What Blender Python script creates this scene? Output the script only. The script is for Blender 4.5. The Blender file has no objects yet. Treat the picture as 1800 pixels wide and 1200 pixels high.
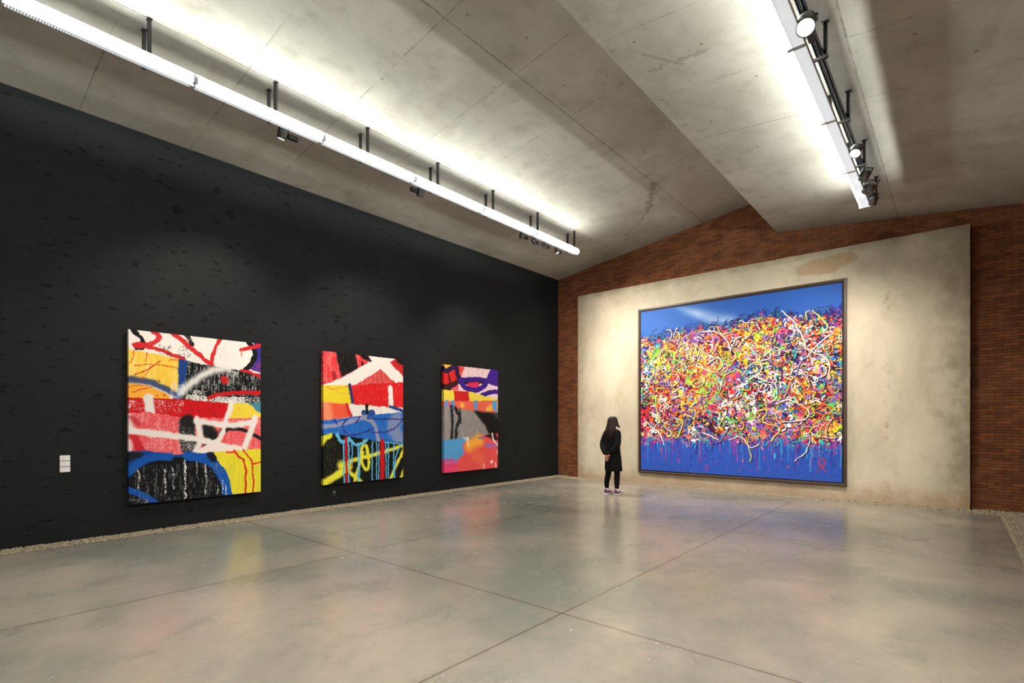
import bpy, math, random
import numpy as np
from mathutils import Vector, Matrix, noise as mnoise

random.seed(7)
SC = bpy.context.scene
COL = SC.collection
R = math.radians

# ---------------------------------------------------------------- camera
cam_data = bpy.data.cameras.new('camera'); cam = bpy.data.objects.new('camera', cam_data); COL.objects.link(cam)
cam_data.sensor_width = 36.0
cam_data.lens = 36.0*915.2755/1800.0
cam_data.shift_y = (740.3636-600.0)/1800.0          # vertical shift keeps the walls upright
cam.location = (0.0, 0.0, 1.5)
cam.rotation_euler = (R(90), 0, 0.7063)
cam_data.clip_start = 0.05
SC.camera = cam

# ---------------------------------------------------------------- world, exposure, light levels
world = bpy.data.worlds.new('night'); SC.world = world; world.use_nodes = True
world.node_tree.nodes['Background'].inputs[0].default_value = (0.01, 0.01, 0.012, 1)
world.node_tree.nodes['Background'].inputs[1].default_value = 0.2
SC.view_settings.view_transform = 'Standard'; SC.view_settings.look = 'None'
SC.view_settings.gamma = 1; SC.view_settings.use_curve_mapping = False
SC.view_settings.exposure = 0.2
try:
    SC.cycles.max_bounces = 8; SC.cycles.diffuse_bounces = 5; SC.cycles.sample_clamp_indirect = 8
except Exception: pass
TUBE_POWER = 106.0            # radiance of the fluorescent tubes
TUBE_COLOR = (0.94, 1.0, 0.92)
SPOT_COLOR = (1.0, 0.905, 0.78)
SPOT_GAIN = 1.38

# ---------------------------------------------------------------- room measures (metres)
XL, YB, H, XR, YF = -8.4964, 11.9608, 5.46, 0.95, -5.0
S1, S2, XE = 0.1474, -0.105, -2.873                 # slopes of the two roof slabs, x of the low roof edge
def z1(x): return H+S1*(x-XL)
def z2(x): return 5.48+S2*(x-XE)

# ---------------------------------------------------------------- helpers
def srgb(*c):
    o = []
    for v in c:
        v /= 255.0
        o.append(v/12.92 if v <= 0.04045 else ((v+0.055)/1.055)**2.4)
    return tuple(o)+(1.0,)

def tag(o, label=None, cat=None, group=None, kind=None):
    if label: o['label'] = label
    if cat: o['category'] = cat
    if group: o['group'] = group
    if kind: o['kind'] = kind
    return o

def empty(name, loc, rz=0.0):
    o = bpy.data.objects.new(name, None); COL.objects.link(o)
    o.location = loc; o.rotation_euler = (0, 0, rz); o.empty_display_size = .1
    return o

class MB:
    """collects shapes and links them as one mesh object"""
    def __init__(s): s.v = []; s.f = []
    def add(s, vs, fs):
        n = len(s.v); s.v += [tuple(v) for v in vs]; s.f += [tuple(i+n for i in f) for f in fs]; return s
    def box(s, a, b):
        (x0, y0, z0), (x1, y1, z1) = a, b
        return s.add([(x0, y0, z0), (x1, y0, z0), (x1, y1, z0), (x0, y1, z0), (x0, y0, z1), (x1, y0, z1), (x1, y1, z1), (x0, y1, z1)],
                     [(0, 3, 2, 1), (4, 5, 6, 7), (0, 1, 5, 4), (1, 2, 6, 5), (2, 3, 7, 6), (3, 0, 4, 7)])
    def rings(s, rings, cap=True):
        n = len(rings[0]); vs = [p for r in rings for p in r]; fs = []
        for i in range(len(rings)-1):
            for j in range(n):
                k = (j+1) % n
                fs.append((i*n+j, i*n+k, (i+1)*n+k, (i+1)*n+j))
        if cap:
            fs.append(tuple(range(n-1, -1, -1))); fs.append(tuple((len(rings)-1)*n+j for j in range(n)))
        return s.add(vs, fs)
    def tube(s, pts, rad, n=12, cap=True, flat=1.0):
        pts = [Vector(p) for p in pts]
        if not hasattr(rad, '__len__'): rad = [rad]*len(pts)
        rs = []; u = None
        for i, p in enumerate(pts):
            d = (pts[min(i+1, len(pts)-1)]-pts[max(i-1, 0)]).normalized()
            if u is None: u = d.cross(Vector((0, 0, 1)) if abs(d.z) < .95 else Vector((0, 1, 0))).normalized()
            else: u = (u-d*u.dot(d)).normalized()                 # carried along, so the ring never twists
            w = u.cross(d)
            rs.append([p+(u*math.cos(t)+w*math.sin(t)*flat)*rad[i] for t in (2*math.pi*k/n for k in range(n))])
        return s.rings(rs, cap)
    def ball(s, c, r, n=16, m=10):
        rr = r if hasattr(r, '__len__') else (r, r, r)
        rs = []
        for i in range(m+1):
            a = math.pi*(i/m); a = min(max(a, .02), math.pi-.02)
            rs.append([(c[0]+rr[0]*math.sin(a)*math.cos(t), c[1]+rr[1]*math.sin(a)*math.sin(t), c[2]-rr[2]*math.cos(a)) for t in (2*math.pi*k/n for k in range(n))])
        return s.rings(rs)
    def mesh(s, name, smooth=False):
        me = bpy.data.meshes.new(name); me.from_pydata(s.v, [], s.f); me.update()
        if smooth: me.polygons.foreach_set('use_smooth', [True]*len(me.polygons))
        return me
    def build(s, name, mat, parent=None, smooth=False, bevel=0.0, weld=False):
        me = s.mesh(name, smooth); o = bpy.data.objects.new(name, me); COL.objects.link(o)
        me.materials.append(mat)
        if parent is not None: o.parent = parent
        if bevel:
            b = o.modifiers.new('bevel', 'BEVEL'); b.width = bevel; b.segments = 2; b.limit_method = 'ANGLE'; b.angle_limit = R(40)
        return o

def fused(mb, name, mat, parent, voxel, smooth=6):
    """one continuous skin grown over all the shapes of mb"""
    me = mb.mesh(name); o = bpy.data.objects.new(name, me); COL.objects.link(o)
    m = o.modifiers.new('fuse', 'REMESH'); m.mode = 'VOXEL'; m.voxel_size = voxel
    k = o.modifiers.new('relax', 'SMOOTH'); k.factor = .5; k.iterations = smooth
    dg = bpy.context.evaluated_depsgraph_get(); dg.update()
    nm = bpy.data.meshes.new_from_object(o.evaluated_get(dg))
    o.modifiers.clear(); o.data = nm; nm.name = name
    nm.polygons.foreach_set('use_smooth', [True]*len(nm.polygons))
    nm.materials.clear(); nm.materials.append(mat)
    if parent is not None: o.parent = parent
    return o

# ---------------------------------------------------------------- node helpers
class NT:
    def __init__(s, name):
        s.mat = bpy.data.materials.new(name); s.mat.use_nodes = True
        s.t = s.mat.node_tree; s.t.nodes.clear()
        s.out = s.n('ShaderNodeOutputMaterial'); s.b = s.n('ShaderNodeBsdfPrincipled')
        s.t.links.new(s.b.outputs[0], s.out.inputs[0])
        s.co = s.n('ShaderNodeTexCoord').outputs['Object']
        x = s.n('ShaderNodeSeparateXYZ'); s.l(s.co, x.inputs[0]); s.x, s.y, s.z = x.outputs
    def n(s, k): return s.t.nodes.new(k)
    def l(s, a, b):
        if isinstance(a, bpy.types.NodeSocket): s.t.links.new(a, b)
        else:
            if hasattr(a, '__len__') and hasattr(b.default_value, '__len__') and len(b.default_value) == 3: a = a[:3]
            b.default_value = a
    def math(s, op, a, b=0.0, c=0.0, clamp=False):
        m = s.n('ShaderNodeMath'); m.operation = op; m.use_clamp = clamp
        for i, v in enumerate((a, b, c)): s.l(v, m.inputs[i])
        return m.outputs[0]
    def vec(s, x, y, z):
        c = s.n('ShaderNodeCombineXYZ')
        for i, v in enumerate((x, y, z)): s.l(v, c.inputs[i])
        return c.outputs[0]
    def noise(s, scale, detail=4, rough=.55, vec=None, dist=0.0, sx=1, sy=1, sz=1):
        m = s.n('ShaderNodeMapping'); s.l(vec or s.co, m.inputs[0]); m.inputs['Scale'].default_value = (sx, sy, sz)
        t = s.n('ShaderNodeTexNoise'); s.l(m.outputs[0], t.inputs['Vector'])
        t.inputs['Scale'].default_value = scale; t.inputs['Detail'].default_value = detail; t.inputs['Roughness'].default_value = rough; t.inputs['Distortion'].default_value = dist
        return t.outputs['Fac']
    def rng(s, v, a, b, c=0.0, d=1.0):
        m = s.n('ShaderNodeMapRange'); m.interpolation_type = 'SMOOTHSTEP'
        s.l(v, m.inputs[0])
        for i, k in enumerate((a, b, c, d)): s.l(k, m.inputs[i+1])
        return m.outputs[0]
    def mix(s, f, a, b, mode='MIX'):
        m = s.n('ShaderNodeMix'); m.data_type = 'RGBA'; m.blend_type = mode
        s.l(f, m.inputs[0]); s.l(a, m.inputs[6]); s.l(b, m.inputs[7])
        return m.outputs[2]
    def periodic(s, co, start, period, width, wob=None):
        """1 on joints repeating every period along one axis"""
        a = s.math('WRAP', s.math('SUBTRACT', co, start), period/2, -period/2)
        a = s.math('ABSOLUTE', a if wob is None else s.math('ADD', a, wob))
        return s.rng(a, width, width*.3)
    def at(s, co, c, width, wob=None):
        a = s.math('SUBTRACT', co, c)
        a = s.math('ABSOLUTE', a if wob is None else s.math('ADD', a, wob))
        return s.rng(a, width, width*.3)
    def blob(s, ax, ay, cx, cy, rx, ry, rag=.5, nz=None):
        """soft patch round a point with a ragged rim"""
        dx = s.math('DIVIDE', s.math('SUBTRACT', ax, cx), rx); dy = s.math('DIVIDE', s.math('SUBTRACT', ay, cy), ry)
        d = s.math('SQRT', s.math('ADD', s.math('MULTIPLY', dx, dx), s.math('MULTIPLY', dy, dy)))
        if nz is not None: d = s.math('ADD', d, s.math('MULTIPLY', s.math('SUBTRACT', nz, .5), rag))
        return s.rng(d, 1.05, .75)
    def seg(s, ax, ay, p, q, width, wob=None):
        (x0, y0), (x1, y1) = p, q; dx, dy = x1-x0, y1-y0; L2 = dx*dx+dy*dy
        X = s.math('SUBTRACT', ax, x0); Y = s.math('SUBTRACT', ay, y0)
        if wob is not None: X = s.math('ADD', X, wob); Y = s.math('ADD', Y, wob)
        t = s.math('DIVIDE', s.math('ADD', s.math('MULTIPLY', X, dx), s.math('MULTIPLY', Y, dy)), L2, clamp=True)
        ex = s.math('SUBTRACT', X, s.math('MULTIPLY', t, dx)); ey = s.math('SUBTRACT', Y, s.math('MULTIPLY', t, dy))
        return s.rng(s.math('SQRT', s.math('ADD', s.math('MULTIPLY', ex, ex), s.math('MULTIPLY', ey, ey))), width, width*.3)
    def maxi(s, *a):
        r = a[0]
        for b in a[1:]: r = s.math('MAXIMUM', r, b)
        return r
    def bump(s, h, strength=.3, dist=.01):
        b = s.n('ShaderNodeBump'); b.inputs['Strength'].default_value = strength; b.inputs['Distance'].default_value = dist
        s.l(h, b.inputs['Height']); s.t.links.new(b.outputs[0], s.b.inputs['Normal'])
    def done(s, col=None, rough=.6, metal=0.0, spec=None):
        if col is not None: s.l(col, s.b.inputs['Base Color'])
        s.l(rough, s.b.inputs['Roughness']); s.b.inputs['Metallic'].default_value = metal
        if spec is not None: s.b.inputs['Specular IOR Level'].default_value = spec
        return s.mat

def plain(name, col, rough=.5, metal=0.0, vary=.06, scale=30, spec=None):
    m = NT(name); c = srgb(*col)
    d = tuple(x*(1-vary*2) for x in c[:3])+(1,)
    return m.done(m.mix(m.noise(scale, 3), d, c), rough, metal, spec)

def emissive(name, col, strength):
    m = NT(name); m.b.inputs['Base Color'].default_value = (.8, .8, .8, 1)
    m.b.inputs['Emission Color'].default_value = tuple(col)+(1,); m.b.inputs['Emission Strength'].default_value = strength
    return m.mat

# ---------------------------------------------------------------- materials of the shell
def mat_concrete(name, slab):
    m = NT(name)
    big = m.noise(.55, 5, .6, dist=.4); mid = m.noise(2.2, 6, .65, sx=1.6); fine = m.noise(28, 5, .7)
    c = m.mix(m.rng(big, .32, .68), srgb(164, 159, 150), srgb(190, 186, 177))
    c = m.mix(m.math('MULTIPLY', m.rng(mid, .45, .75), .5), c, srgb(142, 131, 116))
    c = m.mix(m.math('MULTIPLY', m.rng(m.noise(1.1, 4, .6, sy=2.5), .55, .8), .45), c, srgb(204, 200, 190))
    c = m.mix(m.math('MULTIPLY', fine, .25), c, srgb(120, 112, 100))
    wob = m.math('MULTIPLY', m.math('SUBTRACT', m.noise(5, 4, .6), .5), .022)
    gate = m.rng(m.noise(1.7, 4, .7), .38, .6, .12, 1); rim = m.rng(m.noise(20, 3, .7), .35, .65, .35, 1)
    if slab == 1:
        cross = m.periodic(m.y, 3.98-1.2567*8, 1.2567, .012, wob)
        long = m.maxi(m.at(m.x, -6.49, .013, wob), m.at(m.x, -4.40, .018, wob))
        c = m.mix(m.math('MULTIPLY', m.seg(m.x, m.y, (-4.42, 9.35), (-5.0, 10.35), .10, m.math('MULTIPLY', m.math('SUBTRACT', m.noise(9, 5, .7), .5), .45)), .55), c, srgb(98, 84, 64))
        c = m.mix(m.math('MULTIPLY', m.seg(m.x, m.y, (-5.0, 10.35), (-5.9, 11.0), .035, m.math('MULTIPLY', m.math('SUBTRACT', m.noise(9, 5, .7), .5), .3)), .5), c, srgb(110, 94, 72))
        holes = m.maxi(*[m.blob(m.x, m.y, a, b, .018, .018) for a, b in ((-4.1, 5.9), (-3.95, 4.9), (-4.75, 5.2), (-5.2, 7.0), (-5.6, 4.0), (-5.1, 8.6), (-4.2, 4.15), (-3.6, 6.2))])
    else:
        cross = m.periodic(m.y, 4.765-1.2567*8, 1.2567, .011, wob)
        long = m.at(m.x, -.82, .016, wob)
        stain = m.maxi(m.seg(m.x, m.y, (-2.55, 5.2), (-2.3, 5.55), .03, m.math('MULTIPLY', m.math('SUBTRACT', m.noise(9, 5, .7), .5), .2)), m.seg(m.x, m.y, (-2.6, 5.5), (-2.0, 5.45), .05, m.math('MULTIPLY', m.math('SUBTRACT', m.noise(11, 5, .7), .5), .3)))
        c = m.mix(m.math('MULTIPLY', stain, .4), c, srgb(96, 90, 84))
        rimx = m.math('MULTIPLY', m.at(m.x, -2.78, .09), m.rng(m.noise(3.5, 5, .75), .5, .68))
        c = m.mix(m.math('MULTIPLY', rimx, .6), c, srgb(112, 102, 88))
        holes = m.maxi(*[m.blob(m.x, m.y, a, b, .02, .02) for a, b in ((-2.55, 4.95), (-2.0, 5.35), (-2.45, 6.9), (-2.4, 8.0), (-2.15, 7.9), (-1.7, 6.2), (-.3, 6.3), (.15, 6.9), (-2.55, 9.6))])
    j = m.math('MULTIPLY', m.math('MULTIPLY', m.maxi(cross, long), rim), gate)
    j = m.maxi(j, m.math('MULTIPLY', long, m.math('MULTIPLY', rim, .8)))
    c = m.mix(m.math('MULTIPLY', j, .62), c, srgb(66, 56, 46))
    c = m.mix(m.math('MULTIPLY', holes, .6), c, srgb(84, 74, 60))
    h = m.math('SUBTRACT', m.math('ADD', m.math('MULTIPLY', fine, .25), mid), m.math('MULTIPLY', j, 1.5))
    m.bump(h, .25, .006)
    return m.done(c, .8, spec=.25)

def mat_floor():
    m = NT('polished_concrete')
    big = m.noise(.38, 5, .6, dist=.2); mid = m.noise(1.6, 6, .62, dist=.15, sx=1.3); fine = m.noise(40, 4, .7); st = m.noise(5.5, 5, .6, sx=1.7)
    c = m.mix(m.rng(big, .38, .62), srgb(116, 118, 110), srgb(158, 147, 136))
    c = m.mix(m.math('MULTIPLY', m.rng(mid, .42, .72), .6), c, srgb(112, 115, 106))
    c = m.mix(m.math('MULTIPLY', m.rng(st, .3, .85), .28), c, srgb(150, 142, 130))
    c = m.mix(m.math('MULTIPLY', m.rng(m.noise(9, 6, .75), .5, .72), .25), c, srgb(104, 98, 88))
    wob = m.math('MULTIPLY', m.math('SUBTRACT', m.noise(3, 3), .5), .012)
    j = m.maxi(m.periodic(m.x, -2.345, 2.875, .009, wob), m.periodic(m.y, 3.35, 4.0, .009, wob))
    c = m.mix(m.math('MULTIPLY', j, .8), c, srgb(58, 44, 32))
    halo = m.maxi(m.periodic(m.x, -2.345, 2.875, .05, wob), m.periodic(m.y, 3.35, 4.0, .05, wob))
    c = m.mix(m.math('MULTIPLY', m.math('MULTIPLY', halo, m.rng(st, .4, .7)), .35), c, srgb(110, 92, 72))
    sp = m.rng(m.noise(45, 2, .6), .80, .84)
    c = m.mix(m.math('MULTIPLY', sp, .6), c, srgb(70, 58, 44))
    r = m.math('ADD', .17, m.math('ADD', m.math('MULTIPLY', m.rng(mid, .3, .75), .10), m.math('MULTIPLY', fine, .06)))
    m.bump(m.math('SUBTRACT', m.math('ADD', m.math('MULTIPLY', st, .25), m.math('MULTIPLY', mid, .6)), m.math('MULTIPLY', j, 1.0)), .03, .002)
    return m.done(c, r, spec=.75)

def mat_black_plaster():
    m = NT('black_painted_plaster')
    v = m.n('ShaderNodeMapping'); m.l(m.co, v.inputs[0]); v.inputs['Scale'].default_value = (1, 1, 2.6)
    n1 = m.noise(7.5, 3, .6, sy=.75, sz=1.9); n2 = m.noise(26, 5, .65); n3 = m.noise(.9, 3)
    pits = m.math('MULTIPLY', m.rng(n1, .62, .70), m.rng(m.noise(1.3, 2), .3, .5))
    c = m.mix(m.rng(n3, .3, .7), srgb(20, 22, 24), srgb(25, 27, 29))
    c = m.mix(m.math('MULTIPLY', pits, .6), c, srgb(8, 8, 8))
    c = m.mix(m.rng(m.noise(34, 2, .5), .80, .83), c, srgb(110, 105, 96))
    m.bump(m.math('SUBTRACT', m.math('MULTIPLY', n2, .18), m.math('MULTIPLY', pits, 1.0)), .9, .02)
    return m.done(c, .7, spec=.22)

def mat_brick(flip=False):
    m = NT('red_brick')
    b = m.n('ShaderNodeTexBrick'); m.l(m.vec(m.y if flip else m.x, m.z, 0.0), b.inputs['Vector'])
    b.inputs['Scale'].default_value = 1; b.inputs['Brick Width'].default_value = .2; b.inputs['Row Height'].default_value = .052
    b.inputs['Mortar Size'].default_value = .006; b.inputs['Mortar Smooth'].default_value = .35; b.inputs['Bias'].default_value = 0
    b.inputs['Color1'].default_value = srgb(134, 82, 48); b.inputs['Color2'].default_value = srgb(96, 56, 36); b.inputs['Mortar'].default_value = srgb(72, 50, 35)
    c = m.mix(m.math('MULTIPLY', m.rng(m.noise(2.0, 3, .6), .45, .7), .25), b.outputs['Color'], srgb(160, 110, 78))
    c = m.mix(m.math('MULTIPLY', m.rng(m.noise(2.7, 4, .7), .45, .75), .4), c, srgb(78, 42, 30))
    m.bump(m.math('SUBTRACT', m.math('MULTIPLY', m.noise(30, 4, .7), .4), b.outputs['Fac']), .55, .01)
    return m.done(c, .85, spec=.2)

def mat_panel():
    m = NT('cast_plaster')
    big = m.noise(.8, 5, .6, dist=.7, sz=.7); mid = m.noise(3, 6, .68, dist=.5); fine = m.noise(36, 4, .7)
    c = m.mix(m.rng(big, .3, .7), srgb(178, 168, 149), srgb(202, 192, 172))
    c = m.mix(m.math('MULTIPLY', m.rng(mid, .48, .74), .4), c, srgb(160, 142, 112))
    c = m.mix(m.math('MULTIPLY', m.rng(m.noise(1.4, 5, .65, sx=2.2, sz=.6), .5, .75), .4), c, srgb(158, 152, 136))
    rag = m.noise(4.2, 5, .7)
    brown = m.maxi(m.blob(m.x, m.z, -2.02, 4.55, .52, .17, 1.1, rag), m.blob(m.x, m.z, -1.72, 4.63, .36, .14, 1.0, rag))
    c = m.mix(m.math('MULTIPLY', brown, .55), c, srgb(156, 118, 76))
    dirt = m.rng(m.math('ADD', m.math('SUBTRACT', m.x, -.55), m.math('MULTIPLY', m.math('SUBTRACT', m.noise(2.6, 6, .7), .5), 1.3)), .25, .75)
    c = m.mix(m.math('MULTIPLY', dirt, .55), c, srgb(112, 98, 74))
    low = m.rng(m.math('ADD', m.z, m.math('MULTIPLY', m.math('SUBTRACT', m.noise(3.1, 6, .7), .5), .8)), .42, .02)
    c = m.mix(m.math('MULTIPLY', low, .5), c, srgb(146, 110, 74))
    top = m.rng(m.math('ADD', m.z, m.math('MULTIPLY', m.math('SUBTRACT', m.noise(3.7, 6, .7), .5), .5)), 4.62, 4.9)
    c = m.mix(m.math('MULTIPLY', top, .55), c, srgb(128, 118, 92))
    lf = m.rng(m.math('ADD', m.x, m.math('MULTIPLY', m.math('SUBTRACT', m.noise(3, 5, .7), .5), .5)), -7.35, -7.72)
    c = m.mix(m.math('MULTIPLY', lf, .5), c, srgb(128, 114, 86))
    spots = m.maxi(m.rng(m.noise(6.5, 4, .75), .70, .78), m.math('MULTIPLY', m.at(m.x, -.98, .08), m.rng(m.noise(7, 5, .7), .55, .66)))
    c = m.mix(m.math('MULTIPLY', spots, .5), c, srgb(140, 108, 74))
    m.bump(m.math('ADD', m.math('MULTIPLY', mid, .8), m.math('MULTIPLY', fine, .15)), .3, .008)
    return m.done(c, .78, spec=.25)

M = {
 'slab1': mat_concrete('board_marked_concrete', 1), 'slab2': mat_concrete('board_marked_concrete_edge', 2), 'floor': mat_floor(),
 'black': mat_black_plaster(), 'brick': mat_brick(), 'brick_side': mat_brick(True), 'panel': mat_panel(),
 'gravel': plain('pale_gravel', (160, 148, 126), .8, vary=.22, scale=9),
 'steel_dark': plain('dark_painted_steel', (46, 44, 44), .45, .3), 'track': plain('grey_track_aluminium', (62, 62, 72), .35, .6),
 'white_metal': plain('white_enamelled_metal', (226, 230, 236), .35), 'alu': plain('satin_aluminium', (170, 172, 172), .3, .9),
 'frame': plain('walnut_moulding', (74, 52, 38), .45, vary=.2, scale=14), 'liner': plain('black_liner', (14, 12, 12), .6),
 'tube': emissive('fluorescent_tube', TUBE_COLOR, TUBE_POWER), 'lens': emissive('lit_lens', (1.0, .9, .75), 12.0), 'alu_can': plain('brushed_can', (120, 124, 124), .28, .85),
 'louvre': emissive('glowing_louvre', (.86, .93, 1.0), .75),  # own glow stands in for tube light caught by the louvre
 'card': plain('white_card', (248, 247, 250), .7, vary=.01), 'ink': plain('grey_print', (150, 150, 154), .7), 'socket': plain('black_plastic', (40, 40, 38), .35),
}
# ---------------------------------------------------------------- paint on the canvases (colour of the paint itself)
def smoothstep(a, b, x):
    t = np.clip((x-a)/(b-a+1e-9), 0, 1)
    return t*t*(3-2*t)

def value_noise(H, W, cy, cx, rs):
    g = rs.rand(cy+2, cx+2)
    y = np.linspace(0, cy, H, endpoint=False); x = np.linspace(0, cx, W, endpoint=False)
    yi = y.astype(int); xi = x.astype(int)
    fy = y-yi; fx = x-xi
    fy = (fy*fy*(3-2*fy))[:, None]; fx = (fx*fx*(3-2*fx))[None, :]
    a = g[yi][:, xi]; b = g[yi][:, xi+1]; c = g[yi+1][:, xi]; d = g[yi+1][:, xi+1]
    return (a*(1-fx)+b*fx)*(1-fy)+(c*(1-fx)+d*fx)*fy

def box_blur(m, r):
    if r < 1: return m
    k = 2*r+1
    for ax in (0, 1):
        p = np.pad(m, [(r+1, r) if i == ax else (0, 0) for i in (0, 1)], mode='edge')
        c = np.cumsum(p, axis=ax)
        m = (c[k:]-c[:-k])/k if ax == 0 else (c[:, k:]-c[:, :-k])/k
    return m

def smooth_line(pts, n=8):
    p = np.array(pts, float)
    if len(p) < 3: return p
    q = np.vstack([2*p[0]-p[1], p, 2*p[-1]-p[-2]])
    out = []
    for i in range(1, len(q)-2):
        for k in range(n):
            t = k/n
            out.append(.5*(2*q[i]+(q[i+1]-q[i-1])*t+(2*q[i-1]-5*q[i]+4*q[i+1]-q[i+2])*t*t+(3*q[i]-q[i-1]-3*q[i+1]+q[i+2])*t**3))
    out.append(q[-2])
    return np.array(out)

class Canvas:
    """A painted canvas. Points are given in any planar frame whose four canvas corners are known."""
    def __init__(s, W, H, corners, col, seed, wob=1.0):
        s.W, s.H = W, H
        s.rs = np.random.RandomState(seed)
        s.im = np.empty((H, W, 3)); s.im[:] = np.array(col)/255.
        dst = [(0, 0), (W, 0), (W, H), (0, H)]
        A = []; b = []
        for (x, y), (u, v) in zip(corners, dst):
            A.append([x, y, 1, 0, 0, 0, -u*x, -u*y]); b.append(u)
            A.append([0, 0, 0, x, y, 1, -v*x, -v*y]); b.append(v)
        s.h = np.append(np.linalg.solve(np.array(A), np.array(b)), 1).reshape(3, 3)
        c = np.array(corners, float)
        s.k = W/np.hypot(*(c[1]-c[0]))
        s.Y, s.X = np.mgrid[0:H, 0:W].astype(float)
        a = 5*wob*W/400
        s.Xw = s.X+(value_noise(H, W, 40, 30, s.rs)-.5)*a+(value_noise(H, W, 160, 120, s.rs)-.5)*a*.5
        s.Yw = s.Y+(value_noise(H, W, 40, 30, s.rs)-.5)*a+(value_noise(H, W, 160, 120, s.rs)-.5)*a*.5
        s.tex = (value_noise(H, W, H//2, W//2, s.rs)+value_noise(H, W, H//6, W//6, s.rs))/2
    def m(s, pts):
        p = np.array(pts, float)
        q = np.c_[p, np.ones(len(p))] @ s.h.T
        return q[:, :2]/q[:, 2:]
    def mask_poly(s, pts, soft=0):
        p = s.m(pts)
        m = np.zeros((s.H, s.W), bool)
        j = len(p)-1
        for i in range(len(p)):
            (xi, yi), (xj, yj) = p[i], p[j]
            if yi != yj:
                m ^= ((yi > s.Yw) != (yj > s.Yw)) & (s.Xw < (xj-xi)*(s.Yw-yi)/(yj-yi)+xi)
            j = i
        m = box_blur(m.astype(float), max(0, int(soft*s.k)))
        return box_blur(m, max(0, int(soft*s.k))) if soft else m
    def put(s, mask, col, sl=None):
        c = np.array(col)/255.
        if sl is None: s.im += (c-s.im)*mask[..., None]
        else: s.im[sl] += (c-s.im[sl])*mask[..., None]
    def poly(s, pts, col, soft=0, alpha=1):
        s.put(s.mask_poly(pts, soft)*alpha, col)
    def line_mask(s, p, w, soft):
        r = w/2+soft+3+5*s.W/400
        x0 = int(max(0, p[:, 0].min()-r)); x1 = int(min(s.W, p[:, 0].max()+r+1))
        y0 = int(max(0, p[:, 1].min()-r)); y1 = int(min(s.H, p[:, 1].max()+r+1))
        if x1 <= x0 or y1 <= y0: return None, None
        sl = (slice(y0, y1), slice(x0, x1))
        X = s.Xw[sl]; Y = s.Yw[sl]
        d = np.full(X.shape, 1e9)
        for (ax, ay), (bx, by) in zip(p[:-1], p[1:]):
            dx, dy = bx-ax, by-ay
            t = np.clip(((X-ax)*dx+(Y-ay)*dy)/(dx*dx+dy*dy+1e-9), 0, 1)
            d = np.minimum(d, (X-ax-t*dx)**2+(Y-ay-t*dy)**2)
        return 1-smoothstep(w/2-soft-.6, w/2+soft+.6, np.sqrt(d)), sl
    def stroke(s, pts, w, col, soft=0, alpha=1, dry=0):
        m, sl = s.line_mask(smooth_line(s.m(pts)), w*s.k, soft*s.k)
        if m is None: return
        if dry: m = m*np.clip(1-dry*(s.tex[sl] > .55), 0, 1)
        s.put(m*alpha, col, sl)
    def streaks(s, pts, col, amount=.5, soft=0, fine=1.0, thr=.6):
        """runs of dry vertical brush marks inside a polygon"""
        m = s.mask_poly(pts, soft)
        n = value_noise(s.H, s.W, max(4, int(26*fine)), int(190*fine), s.rs)*.55+value_noise(s.H, s.W, int(130*fine), int(330*fine), s.rs)*.45
        s.put(m*smoothstep(thr, thr+.12, n)*amount, col)
    def specks(s, pts, col, amount=.9, fine=1.0, thr=.72):
        m = s.mask_poly(pts)
        n = value_noise(s.H, s.W, int(260*fine), int(200*fine), s.rs)*.75+value_noise(s.H, s.W, 12, 10, s.rs)*.35
        s.put(m*smoothstep(thr, thr+.06, n)*amount, col)

WHT = (246, 240, 236); BLK = (10, 10, 12); RED = (206, 16, 26)

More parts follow.
